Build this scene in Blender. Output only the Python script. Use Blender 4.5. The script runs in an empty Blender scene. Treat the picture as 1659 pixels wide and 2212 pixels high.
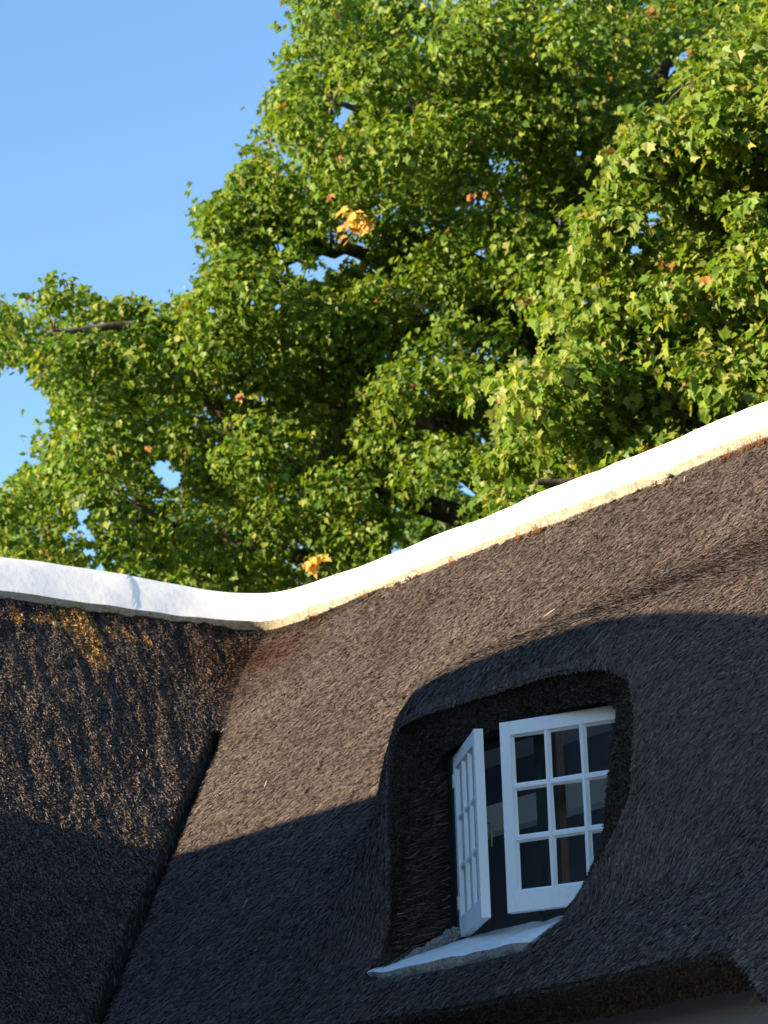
import bpy, math
import numpy as np

RNG = np.random.default_rng(7)
PI = math.pi
V = np.array

# ------------------------------------------------------------------ camera, sky, sun, exposure
F_PX = 6144.0                                     # focal length for a 1659 x 2212 frame: 100 mm on full frame
CAM_R = V([[0.56238590, 0.25064204, 0.78797250],
           [0.82622898, -0.13267805, -0.54748717],
           [-0.03267665, 0.95894479, -0.28170398]])
CAM_P = V([0.0, 0.0, 1.6])
SC = bpy.context.scene
cd = bpy.data.cameras.new('camera')
cam = bpy.data.objects.new('camera', cd)
SC.collection.objects.link(cam)
cd.sensor_fit = 'VERTICAL'; cd.sensor_height = 36.0; cd.lens = 100.0
cd.clip_start = 0.1; cd.clip_end = 3000
cd.dof.use_dof = True; cd.dof.focus_distance = 13.0; cd.dof.aperture_fstop = 6.3
from mathutils import Matrix, Vector
M4 = Matrix([[*CAM_R[i], CAM_P[i]] for i in range(3)] + [[0, 0, 0, 1]])
cam.matrix_world = M4
SC.camera = cam

SUN_TO = V([-0.045, -0.972, 0.212]); SUN_TO = SUN_TO / np.linalg.norm(SUN_TO)
sun_el = math.asin(SUN_TO[2])
W = bpy.data.worlds.new('World'); SC.world = W; W.use_nodes = True
wn = W.node_tree; wn.nodes.clear()
wo = wn.nodes.new('ShaderNodeOutputWorld'); bg = wn.nodes.new('ShaderNodeBackground')
sky = wn.nodes.new('ShaderNodeTexSky'); sky.sky_type = 'NISHITA'; sky.sun_disc = False
sky.sun_elevation = sun_el
sky.sun_rotation = math.atan2(SUN_TO[0], SUN_TO[1])
sky.altitude = 300; sky.air_density = 1.0; sky.dust_density = 0.05; sky.ozone_density = 3.2
bg.inputs['Strength'].default_value = 0.104
wn.links.new(sky.outputs[0], bg.inputs['Color']); wn.links.new(bg.outputs[0], wo.inputs['Surface'])
sl = bpy.data.lights.new('sun', 'SUN'); so = bpy.data.objects.new('sun', sl)
SC.collection.objects.link(so)
sl.energy = 5.0; sl.angle = math.radians(0.5); sl.color = (1.0, 0.80, 0.56)
so.rotation_euler = Vector(SUN_TO).to_track_quat('Z', 'Y').to_euler()
SC.view_settings.view_transform = 'Standard'; SC.view_settings.look = 'None'
SC.view_settings.gamma = 1.0; SC.view_settings.use_curve_mapping = False
SC.view_settings.exposure = 1.85
SC.cycles.max_bounces = 8; SC.cycles.transparent_max_bounces = 12

# ------------------------------------------------------------------ helpers
COL = SC.collection
def nrm(a): return a / np.maximum(np.linalg.norm(a, axis=-1, keepdims=True), 1e-9)

def at(px, py, dist):
    """a point seen in direction (px, py) of the 1659 x 2212 view, dist metres away"""
    d = CAM_R @ V([px - 830.0, 1106.0 - py, -F_PX]); d /= np.linalg.norm(d)
    return CAM_P + d * dist

def hash3(i, j, k, seed):
    n = (i * 73856093) ^ (j * 19349663) ^ (k * 83492791) ^ (seed * 2654435761)
    n = (n ^ (n >> 13)) * 1274126177
    n = n & 0x7fffffff
    n = (n ^ (n >> 15)) & 0xffff
    return n / 65535.0
def vnoise(x, y, z, seed=0):
    x = np.asarray(x, float); y = np.asarray(y, float) + 0 * x; z = np.asarray(z, float) + 0 * x
    xi, yi, zi = [np.floor(a).astype(np.int64) for a in (x, y, z)]
    fx, fy, fz = x - xi, y - yi, z - zi
    fx, fy, fz = [a * a * (3 - 2 * a) for a in (fx, fy, fz)]
    r = 0
    for a in (0, 1):
        for b in (0, 1):
            for c in (0, 1):
                w = (fx if a else 1 - fx) * (fy if b else 1 - fy) * (fz if c else 1 - fz)
                r = r + w * hash3(xi + a, yi + b, zi + c, seed)
    return r * 2 - 1

class MB:
    """collects faces of one size per call and builds one mesh"""
    def __init__(self):
        self.v = []; self.f = []; self.c = []; self.m = []; self.n = 0
    def add(self, verts, faces, col=None, mat=0):
        verts = np.asarray(verts, float).reshape(-1, 3); faces = np.asarray(faces, np.int64)
        self.v.append(verts); self.f.append(faces + self.n); self.n += len(verts)
        nf = len(faces)
        if col is None: col = np.ones((nf, 3)) * 0.5
        col = np.broadcast_to(np.asarray(col, float), (nf, 3))
        self.c.append(col); self.m.append(np.full(nf, mat, np.int32))
    def build(self, name, mats, parent=None, smooth=False):
        me = bpy.data.meshes.new(name)
        v = np.concatenate(self.v)
        loops = np.concatenate([f.ravel() for f in self.f])
        tot = np.concatenate([np.full(len(f), f.shape[1]) for f in self.f])
        start = np.concatenate([[0], np.cumsum(tot)[:-1]])
        me.vertices.add(len(v)); me.vertices.foreach_set('co', v.astype(np.float32).ravel())
        me.loops.add(len(loops)); me.loops.foreach_set('vertex_index', loops.astype(np.int32))
        me.polygons.add(len(tot))
        me.polygons.foreach_set('loop_start', start.astype(np.int32))
        me.polygons.foreach_set('loop_total', tot.astype(np.int32))
        me.polygons.foreach_set('material_index', np.concatenate(self.m))
        me.polygons.foreach_set('use_smooth', np.full(len(tot), smooth))
        a = me.attributes.new('tint', 'FLOAT_COLOR', 'FACE')
        c = np.concatenate(self.c); c = np.concatenate([c, np.ones((len(c), 1))], 1)
        a.data.foreach_set('color', c.astype(np.float32).ravel())
        me.update(calc_edges=True)
        if not isinstance(mats, (list, tuple)): mats = [mats]
        for m in mats: me.materials.append(m)
        o = bpy.data.objects.new(name, me); COL.objects.link(o)
        if parent: o.parent = parent
        return o

BOXF = V([[0, 3, 2, 1], [4, 5, 6, 7], [0, 1, 5, 4], [1, 2, 6, 5], [2, 3, 7, 6], [3, 0, 4, 7]])
def box(mb, lo, hi, T=None, col=None, ch=0.0):
    x0, y0, z0 = lo; x1, y1, z1 = hi
    v = V([[x0, y0, z0], [x1, y0, z0], [x1, y1, z0], [x0, y1, z0], [x0, y0, z1], [x1, y0, z1], [x1, y1, z1], [x0, y1, z1]], float)
    if T is not None: v = T(v)
    mb.add(v, BOXF, col)

def tube(mb, pts, rads, n=8, col=None, cap=True):
    pts = V(pts, float); rads = np.broadcast_to(rads, (len(pts),))
    tan = nrm(np.gradient(pts, axis=0))
    ref = V([0, 0, 1.0]) if abs(tan[0][2]) < .9 else V([1.0, 0, 0])
    rings = []
    u = nrm(np.cross(tan[0], ref))
    for p, t, r in zip(pts, tan, rads):
        u = nrm(u - t * (u @ t)); w = np.cross(t, u)
        a = np.arange(n) * 2 * PI / n
        rings.append(p + r * (np.cos(a)[:, None] * u + np.sin(a)[:, None] * w))
    v = np.concatenate(rings); f = []
    for i in range(len(pts) - 1):
        for k in range(n):
            f.append([i * n + k, i * n + (k + 1) % n, (i + 1) * n + (k + 1) % n, (i + 1) * n + k])
    mb.add(v, f, col)
    if cap:
        mb.add(rings[0][::-1], [list(range(n))], V(col)[:1] if col is not None and np.ndim(col) > 1 else col)
        mb.add(rings[-1], [list(range(n))], col if col is None or np.ndim(col) == 1 else None)

def grid_faces(nr, nc):
    i = np.arange(nr - 1)[:, None] * nc + np.arange(nc - 1)[None]
    return np.stack([i, i + 1, i + nc + 1, i + nc], -1).reshape(-1, 4)

def tag(o, label=None, cat=None, group=None, kind=None):
    if label: o['label'] = label
    if cat: o['category'] = cat
    if group: o['group'] = group
    if kind: o['kind'] = kind
    return o
def empty(name, loc=(0, 0, 0)):
    o = bpy.data.objects.new(name, None); COL.objects.link(o); o.location = loc
    return o

# ------------------------------------------------------------------ materials
class Mat:
    def __init__(self, name):
        self.m = bpy.data.materials.new(name); self.m.use_nodes = True
        self.t = self.m.node_tree; self.t.nodes.clear()
        self.out = self.n('ShaderNodeOutputMaterial')
        self.b = self.n('ShaderNodeBsdfPrincipled')
        self.l(self.b.outputs[0], self.out.inputs['Surface'])
    def n(self, t, **k):
        nd = self.t.nodes.new(t)
        for a, b in k.items(): setattr(nd, a, b)
        return nd
    def l(self, a, b): self.t.links.new(a, b)
    def noise(self, scale, detail=4, rough=.6, stretch=None):
        tc = self.n('ShaderNodeTexCoord'); mp = self.n('ShaderNodeMapping')
        self.l(tc.outputs['Object'], mp.inputs['Vector'])
        if stretch: mp.inputs['Scale'].default_value = stretch
        nz = self.n('ShaderNodeTexNoise'); nz.inputs['Scale'].default_value = scale
        nz.inputs['Detail'].default_value = detail; nz.inputs['Roughness'].default_value = rough
        self.l(mp.outputs[0], nz.inputs['Vector'])
        return nz.outputs['Fac']
    def ramp(self, fac, stops):
        r = self.n('ShaderNodeValToRGB'); e = r.color_ramp.elements
        while len(e) < len(stops): e.new(.5)
        for el, (p, c) in zip(e, stops):
            el.position = p; el.color = (*c, 1) if len(c) == 3 else c
        self.l(fac, r.inputs[0]); return r.outputs[0]
    def mix(self, fac, a, b, mode='MIX'):
        m = self.n('ShaderNodeMix', data_type='RGBA', blend_type=mode)
        for s, val in ((0, fac), (6, a), (7, b)):
            if hasattr(val, 'links') or isinstance(val, bpy.types.NodeSocket): self.l(val, m.inputs[s])
            else: m.inputs[s].default_value = val if s == 0 else (*val, 1)
        return m.outputs[2]
    def bump(self, h, strength, dist):
        b = self.n('ShaderNodeBump'); b.inputs['Strength'].default_value = strength
        b.inputs['Distance'].default_value = dist
        self.l(h, b.inputs['Height']); self.l(b.outputs[0], self.b.inputs['Normal'])
    def base(self, c):
        if isinstance(c, bpy.types.NodeSocket): self.l(c, self.b.inputs['Base Color'])
        else: self.b.inputs['Base Color'].default_value = (*c, 1)
    def rough(self, r, spec=.5):
        self.b.inputs['Roughness'].default_value = r
        self.b.inputs['Specular IOR Level'].default_value = spec
    def tint(self):
        a = self.n('ShaderNodeAttribute'); a.attribute_name = 'tint'; return a.outputs['Color']

m = Mat('thatch'); m.base(m.tint()); m.rough(.75, .10); M_THATCH = m.m
m = Mat('thatch_under'); m.base(m.mix(.5, m.tint(), m.ramp(m.noise(160, 3), [(.3, (.02, .016, .013)), (.7, (.10, .08, .065))])))
m.rough(.9, .2); m.bump(m.noise(120, 4), 1, .02); M_UNDER = m.m

m = Mat('ridge_plaster')
n1 = m.noise(3.0, 6); n2 = m.noise(26, 5)
c = m.mix(m.ramp(n1, [(.42, (0, 0, 0)), (.75, (.5, .5, .5))]), (.83, .80, .74), (.66, .65, .63))
c = m.mix(m.ramp(n2, [(.62, (0, 0, 0)), (.80, (.45, .45, .45))]), c, (.62, .60, .55))
m.base(c); m.rough(.75, .3); m.bump(m.noise(14, 6), .15, .02); M_CAP = m.m
m = Mat('ridge_edge')
c = m.ramp(m.noise(22, 7, .7), [(.3, (.14, .12, .085)), (.5, (.29, .255, .19)), (.7, (.36, .33, .27))])
m.base(c); m.rough(.95, .1); m.bump(m.noise(45, 6, .7), .7, .03); M_EDGE = m.m
m = Mat('white_paint')
c = m.mix(m.ramp(m.noise(60, 5), [(.55, (0, 0, 0)), (.75, (.35, .35, .35))]), (.80, .80, .79), (.62, .61, .57))
m.base(c); m.rough(.42, .5); m.bump(m.noise(50, 4, .6, (1, 1, .2)), .25, .006); M_PAINT = m.m
m = Mat('sill_mortar')
c = m.ramp(m.noise(30, 8, .75), [(.25, (.16, .15, .13)), (.5, (.42, .41, .37)), (.7, (.58, .57, .53))])
m.base(c); m.rough(.95, .1); m.bump(m.noise(60, 8, .7), .9, .03); M_MORTAR = m.m
m = Mat('sill_paint')
c = m.mix(m.ramp(m.noise(9, 6, .7), [(.5, (0, 0, 0)), (.72, (.6, .6, .6))]), (.78, .78, .76), (.5, .49, .45))
m.base(c); m.rough(.7, .3); m.bump(m.noise(40, 5), .4, .012); M_SILL = m.m
m = Mat('green_paint'); m.base((.012, .022, .018)); m.rough(.5, .3); M_GREEN = m.m
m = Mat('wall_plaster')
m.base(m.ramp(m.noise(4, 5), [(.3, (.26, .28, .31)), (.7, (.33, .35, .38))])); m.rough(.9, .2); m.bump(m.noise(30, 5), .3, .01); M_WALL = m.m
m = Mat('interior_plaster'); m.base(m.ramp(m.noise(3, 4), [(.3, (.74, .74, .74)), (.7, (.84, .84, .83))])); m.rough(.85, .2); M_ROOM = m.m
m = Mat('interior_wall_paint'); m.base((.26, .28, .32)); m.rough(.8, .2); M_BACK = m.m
m = Mat('interior_beam_paint'); m.base((.85, .84, .80)); m.rough(.6, .3); M_BEAM = m.m
m = Mat('timber')
m.base(m.ramp(m.noise(14, 5, .6, (6, 6, .6)), [(.3, (.09, .038, .016)), (.7, (.19, .08, .032))])); m.rough(.5, .4); M_TIMBER = m.m
m = Mat('brass'); m.base((.2, .15, .09)); m.b.inputs['Metallic'].default_value = 1; m.rough(.4); M_BRASS = m.m
m = Mat('window_glass')
tr = m.n('ShaderNodeBsdfTransparent'); tr.inputs[0].default_value = (.86, .89, .90, 1)
gl = m.n('ShaderNodeBsdfGlossy'); gl.inputs['Roughness'].default_value = .03
fr = m.n('ShaderNodeFresnel'); fr.inputs[0].default_value = 1.5
mx = m.n('ShaderNodeMixShader'); m.l(fr.outputs[0], mx.inputs[0]); m.l(tr.outputs[0], mx.inputs[1]); m.l(gl.outputs[0], mx.inputs[2])
m.l(mx.outputs[0], m.out.inputs['Surface']); M_GLASS = m.m
m = Mat('bark')
c = m.ramp(m.noise(5, 6, .6), [(.38, (.03, .025, .02)), (.55, (.08, .065, .05)), (.68, (.20, .17, .13))])
m.base(c); m.rough(.85, .2); m.bump(m.noise(18, 6), .6, .03); M_BARK = m.m
def leafmat(name, trans):
    m = Mat(name); m.t.nodes.remove(m.b)
    a = m.tint()
    p = m.n('ShaderNodeBsdfPrincipled'); m.l(a, p.inputs['Base Color']); p.inputs['Roughness'].default_value = .5
    p.inputs['Specular IOR Level'].default_value = .4
    t = m.n('ShaderNodeBsdfTranslucent')
    c = m.mix(1.0, a, (1.5, 1.45, .5), 'MULTIPLY'); m.l(c, t.inputs[0])
    s = m.n('ShaderNodeMixShader'); s.inputs[0].default_value = trans
    m.l(p.outputs[0], s.inputs[1]); m.l(t.outputs[0], s.inputs[2]); m.l(s.outputs[0], m.out.inputs['Surface'])
    return m.m
M_LEAF = leafmat('plane_leaf', .46)
m = Mat('grass'); m.base(m.ramp(m.noise(1.5, 6), [(.3, (.06, .05, .04)), (.7, (.12, .10, .08))])); m.rough(.95, .1); M_GRASS = m.m
m = Mat('moss'); m.base(m.tint()); m.rough(.95, .1); M_MOSS_SHADE = m.m  # for the moss tufts and the dark shadow lumps under the capping

# ------------------------------------------------------------------ ground
g = MB(); g.add([[-400, -400, 0], [400, -400, 0], [400, 400, 0], [-400, 400, 0]], [[0, 1, 2, 3]])
tag(g.build('ground', M_GRASS), kind='structure')

# ------------------------------------------------------------------ house: roof surface functions
TP = math.tan(math.radians(47)); ZE, YE, XV = 2.90, 6.70, -12.34
HP = 3.15                                           # run from eave to ridge
def sstep(a, b, x):
    u = np.clip((x - a) / (b - a), 0, 1); return u * u * (3 - 2 * u)
_zz = np.linspace(2.5, 6.5, 801)
_hz = np.interp(_zz, [2.5, 3.0, 4.15, 4.3, 4.44, 4.55, 4.7, 4.9, 5.1, 5.3, 5.5, 6.5],
                [7, 7, 7, 7.04, 7.13, 7.30, 7.60, 8.06, 8.52, 8.93, 9.2, 11])
_k = np.exp(-(np.arange(-30, 31) / 9.0) ** 2); _k /= _k.sum()
_hz = np.convolve(np.pad(_hz, 30, mode='edge'), _k, 'valid')
def base_y(z): return YE + (z - ZE) / TP
def hump_y(x, z):
    """front face of the dormer swelling: y as a function of x and height"""
    b = base_y(z)
    d = b - np.interp(z, _zz, _hz)
    e = .03 + .25 * sstep(4.45, 4.95, z)
    d = np.where(d > 0, d * d / (d + e), 0)
    sr = 1.33 + .9 * sstep(4.4, 5.2, z)
    s = np.where(x < -9.38, 1.5, sr)
    return b - d * np.exp(-(np.abs(x + 9.38) / s) ** 4)

def roof_pt(s, h, bumpy=True):
    """point of the thatch: s along the L-shaped contour (0 at the inner corner), h run inwards from the eave"""
    s = np.asarray(s, float); h = np.asarray(h, float)
    r = .012 + .10 * sstep(1.95, 2.45, h) * (1 - sstep(2.6, 2.95, h)) + .035 * sstep(2.4, 2.9, h)
    fx = (s + np.sqrt(s * s + 4 * r * r)) / 2; fy = (-s + np.sqrt(s * s + 4 * r * r)) / 2
    x = XV - h + fx; y = YE + h - fy
    z = ZE + TP * (HP - np.abs(h - HP))
    right = sstep(0.6, 1.2, s)
    on = (right > 0) & (h < HP)
    y = np.where(on, y + right * (hump_y(x, z) - base_y(z)), y)
    # the slot cut along the valley
    g = sstep(-.125, -.095, s) * (1 - sstep(-.012, .0, s)) * (1 - sstep(2.05, 2.16, h))
    dpt = .45 * g
    x = x - dpt * .7; y = y + dpt * .7
    # eave dropping towards the right corner
    drop = sstep(-7.64, -7.36, x) * (1 - sstep(0, .5, h)) * (s > 0)
    z = z - .20 * drop; y = y - .02 * drop
    P = np.stack([x, y, z], -1)
    if bumpy:
        left = 1 - sstep(-.3, .15, s)
        n = V([0, -math.sin(math.radians(47)), math.cos(math.radians(47))])
        nl = V([math.sin(math.radians(47)), 0, math.cos(math.radians(47))])
        a = .010 * vnoise(s * 1.6, h * 1.3, 0, 1) + .004 * vnoise(s * 7, h * 5, 0, 2)
        wob = vnoise(s * 1.2, h * 1.6, 0, 9) * .5
        yy = y - .32 * h; b = .007 * vnoise(yy * 8 + wob * 1.2, h * 1.5, 0, 3) + .007 * vnoise(yy * 19 + wob * 2, h * 4.0, 0, 4) + .006 * vnoise(yy * 34, h * 18, 0, 5)
        P = P + (a * (1 - left))[..., None] * n + ((b * (1 - .5 * sstep(1.3, 0, h)) + a) * left)[..., None] * nl
    return P

# opening outlines (x, z), metres, on the face of the dormer
OUT = V([(-8.711, 4.211), (-8.935, 4.233), (-9.24, 4.243), (-9.571, 4.246), (-9.993, 4.262), (-10.22, 4.262), (-10.295, 4.19),
         (-10.262, 3.942), (-10.215, 3.663), (-10.19, 3.436), (-10.215, 3.15), (-10.18, 3.10), (-9.509, 3.085), (-9.05, 3.09), (-8.94, 3.19),
         (-8.83, 3.30), (-8.70, 3.42), (-8.60, 3.55), (-8.552, 3.68), (-8.553, 3.873), (-8.554, 4.024), (-8.59, 4.15)])
INN = V([(-8.83, 4.104), (-9.0, 4.112), (-9.355, 4.114), (-9.721, 4.109), (-10.03, 4.115), (-10.085, 4.075), (-10.09, 3.755), (-10.095, 3.552),
         (-10.13, 3.344), (-10.185, 3.150), (-9.5, 3.13), (-9.06, 3.15), (-8.975, 3.23), (-8.870, 3.33), (-8.785, 3.44), (-8.755, 3.55), (-8.760, 3.714),
         (-8.760, 3.979), (-8.770, 4.057)])
OC = V([-9.4, 3.70]); NTH = 720
TH = np.arange(NTH) * 2 * PI / NTH
def radial(poly, smooth=5):
    r = np.zeros(NTH); P = poly - OC; Q = np.roll(P, -1, 0)
    for i, a in enumerate(TH):
        d = V([math.cos(a), math.sin(a)]); best = 0
        for p, q in zip(P, Q):
            e = q - p; den = d[0] * e[1] - d[1] * e[0]
            if abs(den) < 1e-12: continue
            t = (p[0] * e[1] - p[1] * e[0]) / den; u = (p[0] * d[1] - p[1] * d[0]) / den
            if t > 0 and -1e-9 <= u <= 1 + 1e-9: best = max(best, t)
        r[i] = best
    k = np.hanning(2 * smooth + 1); k /= k.sum()
    return np.convolve(np.pad(r, smooth, mode='wrap'), k, 'valid')
RO = radial(OUT, 4); RI = radial(INN, 5)
def rad_at(R, th): return np.interp(np.mod(th, 2 * PI), np.append(TH, 2 * PI), np.append(R, R[0]))
def open_sd(x, z):
    dx, dz = x - OC[0], z - OC[1]; th = np.arctan2(dz, dx); r = np.hypot(dx, dz)
    return r - rad_at(RO, th), th

def normals(fn, s, h, e=.004):
    a = fn(s + e, h) - fn(s - e, h); b = fn(s, h + e) - fn(s, h - e)
    return nrm(np.cross(a, b))

THATCH_K = .61
def straw_colour(n, P=None):
    """weathered reed: grey brown, each straw a little different"""
    base = V([[.206, .161, .133], [.170, .136, .117], [.25, .190, .150], [.120, .100, .092], [.32, .27, .225], [.070, .059, .055]])
    w = V([.26, .25, .16, .17, .05, .11])
    c = base[RNG.choice(6, n, p=w)] * RNG.uniform(.8, 1.2, (n, 1))
    if P is not None:
        x, y, z = P.T
        big = 1 + .16 * vnoise(x * 1.3, y * 1.3, z * 1.3, 21) + .10 * vnoise(x * 5, y * 5, z * 5, 22)
        c = c * big[:, None]
        # brown weathering stain at the head of the valley
        d = np.sqrt(((x + 14.9) / .66) ** 2 + ((y - 9.36) / .52) ** 2 + ((z - 5.70) / .68) ** 2)
        k = np.clip(1.15 - d + .35 * vnoise(x * 6, y * 6, z * 3, 23), 0, 1)[:, None]
        c = c * (1 - .85 * k) + V([.120, .052, .024]) * .85 * k
        # ochre lichen under the left ridge
        def blob(y0, z0, ry, rz):
            return 1 - np.sqrt(((y - y0) / ry) ** 2 + ((z - z0) / rz) ** 2)
        f = np.maximum.reduce([blob(8.24 + (6.1 - z) * -.12, 5.98, .15, .22), blob(8.18, 5.76, .10, .16), blob(7.78, 5.98, .05, .07), blob(7.93, 5.98, .05, .05),
                               blob(8.04, 5.99, .05, .06), blob(8.43, 5.95, .035, .06), blob(8.54, 5.93, .035, .09), blob(8.66, 5.90, .03, .06)])
        k = ((f + .22 * vnoise(y * 16, z * 16, x, 24)) > .08) & (x < -14.5)
        k = (k * RNG.uniform(.6, 1, n))[:, None]
        c = c * (1 - k) + V([.80, .46, .15]) * RNG.uniform(.6, 1.15, (n, 1)) * k
        # shadow below the left ridge capping, painted into the straw colour
        k = (sstep(2.86, 2.98, (z - ZE) / TP) * (x < -14))[:, None] * .5
        c = c * (1 - k)
    return np.clip(c * THATCH_K, .003, .7)

def straws(mb, P, N, D, length, width, lift, tilt=.1, yaw=.14, roll=.6, col=None):
    """one thin blade per point: D is the way it points (its free end), N the surface normal"""
    n = len(P)
    D = nrm(D); side = nrm(np.cross(D, N))
    ya = RNG.normal(0, yaw, n)[:, None]; D = nrm(D + side * ya + N * (tilt * RNG.uniform(.2, 1.6, n))[:, None])
    side = nrm(np.cross(D, N)); up = np.cross(side, D)
    ro = RNG.uniform(-roll, roll, n)[:, None]; wv = side * np.cos(ro) + up * np.sin(ro)
    L = (length * RNG.uniform(.5, 1.4, n))[:, None] / 2; w = (width * RNG.uniform(.6, 1.3, n))[:, None] / 2
    c = P + N * (lift * RNG.uniform(.1, 1, n))[:, None]
    v = np.stack([c - D * L - wv * w, c - D * L + wv * w, c + D * L + wv * w * .8, c + D * L - wv * w * .8], 1)
    mb.add(v.reshape(-1, 3), np.arange(4 * n).reshape(n, 4), straw_colour(n, P) if col is None else col)

def fall(N):
    g = V([0, 0, -1.0]); a = V([0, -.9, -.45])
    fr_ = N[:, 1:2] < -.3
    a = np.where(fr_, a, g); d = a - N * np.sum(a * N, 1, keepdims=True); return nrm(d)

house = empty('thatched_house', (-12.34, 9.0, 0))
tag(house, 'old house with dark thatched roof, white plastered ridge and an open dormer window', 'house')

def inv(o):    # children keep their world coordinates
    o.matrix_parent_inverse = house.matrix_basis.inverted() if o.parent is house else Matrix.Identity(4); return o
house.location = (0, 0, 0)

# ---- right (front) slope and left slope
def nonuni(a): return V(a)
h_vals = np.concatenate([np.arange(0, HP - .001, .02), [HP]])
s_right = np.concatenate([np.arange(0, .06, .01), np.arange(.06, .4, .02), np.arange(.4, 6.9, .022)])
s_left = -np.concatenate([np.arange(0, .02, .005), np.arange(.02, .2, .01), np.arange(.2, 4.7, .018)])[::-1]
XEND = 6.9
def build_slope(svals, left):
    mb = MB()
    Sg, Hg = np.meshgrid(svals, h_vals)
    if not left: Sg = np.where(Sg > 1, 1 + (Sg - 1) * (XEND - 1 + Hg) / (XEND - 1), Sg)
    else: Sg = np.where(Sg < -1, -1 + (Sg + 1) * (3.7 + Hg) / 3.7, Sg)
    P = roof_pt(Sg, Hg)
    f = grid_faces(*Sg.shape)
    if not left:
        X, Z = P[..., 0].ravel().copy(), P[..., 2].ravel().copy()
        sd, th = open_sd(X, Z)
        snap = (sd < .006) & (sd > -.02)
        Pf = P.reshape(-1, 3)
        ro = rad_at(RO, th)
        nx = OC[0] + ro * np.cos(th); nz = OC[1] + ro * np.sin(th)
        Pf[snap, 0] = nx[snap]; Pf[snap, 2] = nz[snap]; Pf[snap, 1] = hump_y(nx[snap], nz[snap])
        P = Pf
        inside = sd <= -.02
        keep = ~inside[f].any(1)
        # a cell whose four corners all lie on the outline is inside it
        keep &= ~(snap[f].all(1))
        f = f[keep]
    P = P.reshape(-1, 3)
    cen = P[f].mean(1)
    mb.add(P, f, straw_colour(len(f), cen) * .45, mat=1)
    return mb
def scatter(mb, n, s0, s1, h0, h1, **k):
    s = RNG.uniform(s0, s1, n); h = RNG.uniform(h0, h1, n)
    P = roof_pt(s, h)
    ok = np.ones(n, bool)
    if s1 > 0:
        sd, th = open_sd(P[:, 0], P[:, 2]); ok &= (sd > .004) & (P[:, 0] < XV + XEND)
        ok &= s > .012
    else:
        ok &= (P[:, 1] > 2.2) & ~((s > -.10) & (h < 2.12) & (RNG.random(n) < .93))
    s, h, P = s[ok], h[ok], P[ok]
    N = normals(lambda a, b: roof_pt(a, b, False), s, h)
    N = np.where((N[:, 2:3] < 0), -N, N)
    D = fall(N)
    if s1 <= 0: D = nrm(D + V([0, -.28, 0]))
    straws(mb, P, N, D, **k)

fr = build_slope(s_right, False)
scatter(fr, 800000, .0, 8.4, 0, 3.0, length=.024, width=.0042, lift=.008, tilt=.30, yaw=.17)
scatter(fr, 150000, .0, 8.4, 0, 3.0, length=.046, width=.0036, lift=.011, tilt=.16, yaw=.13)
scatter(fr, 120, .2, 9.0, 0.1, 3.0, length=.11, width=.005, lift=.022, tilt=.22, yaw=.5)
lf = build_slope(s_left, True)
scatter(lf, 420000, -4.6, -.004, 0, 3.0, length=.022, width=.0055, lift=.010, tilt=.42, yaw=.35, roll=.8)
scatter(lf, 40000, -4.6, -.004, 0, 3.0, length=.045, width=.0045, lift=.012, tilt=.2, yaw=.25, roll=.8)
# butt ends tucked along the crisp edge of the slot
n = 5000; s = RNG.uniform(0, .02, n); h = RNG.uniform(0, 2.13, n); P = roof_pt(s, h)
N = nrm(np.tile(V([-.3, -.65, .65]), (n, 1))); straws(fr, P, N, nrm(fall(N) + V([-.5, 0, 0])), length=.05, width=.006, lift=.004, tilt=.1, yaw=.3)

# ---- cut faces: rim round the dormer opening, cheeks, eave
def ring(R, y_off, th, shrink=0.0):
    r = rad_at(R, th) - shrink; x = OC[0] + r * np.cos(th); z = OC[1] + r * np.sin(th)
    return x, z
FX0, FX1, FZ0, FZ1, FY = -10.12, -8.74, 3.24, 4.17, 7.30        # outside of the window frame
th = TH
ox, oz = ring(RO, 0, th); oy = hump_y(ox, oz)
ix, iz = ring(RI, 0, th); top = sstep(3.9, 4.1, iz)
iy = hump_y(ox, oz) + .045 + .05 * top
wx = np.clip(OC[0] + (ix - OC[0]) * 1.04, FX0, FX1); wz = np.clip(OC[1] + (iz - OC[1]) * 1.06, FZ0, FZ1 - .01)
NR = 10
def rim_pt(u, th):
    """u 0..1 over the cut rim, 1..2 along the cheek to the frame"""
    x0, z0 = ring(RO, 0, th); y0 = hump_y(x0, z0)
    x1, z1 = ring(RI, 0, th); tp = sstep(3.9, 4.1, z1); y1 = y0 + .045 + .05 * tp
    x2 = np.clip(OC[0] + (x1 - OC[0]) * 1.03, FX0, FX1); z2 = np.clip(OC[1] + (z1 - OC[1]) * 1.05, FZ0, FZ1 - .01)
    y2 = np.full_like(x2, FY + .01)
    a = np.clip(u, 0, 1); b = np.clip(u - 1, 0, 1)
    rd = .012 * (1 - np.clip(u / .35, 0, 1)) ** 2
    ya = y0 + (y1 - y0) * a - rd * .5 + .012 * (1 - a) * (u > 0)
    P = np.stack([x0 + (x1 - x0) * a, ya, z0 + (z1 - z0) * a], -1)
    Q = np.stack([x1 + (x2 - x1) * b, y1 + (y2 - y1) * b, z1 + (z2 - z1) * b], -1)
    w = (u > 1)[..., None]
    out = np.where(w, Q, P)
    out[..., 1] += .006 * vnoise(out[..., 0] * 14, out[..., 2] * 14, u * 3, 31)
    return out
U = V([-.0, .1, .25, .4, .55, .7, .85, 1.0, 1.2, 1.4, 1.6, 1.8, 2.0]); TT = np.append(TH, 2 * PI)
Tg, Ug = np.meshgrid(TT, U); P = rim_pt(Ug, Tg)
f = grid_faces(*Tg.shape)[:, ::-1]; fc = P.reshape(-1, 3)[f].mean(1)
f = f[~((fc[:, 2] < 3.27) & (fc[:, 0] > -10.12) & (fc[:, 0] < -8.86))]
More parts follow.
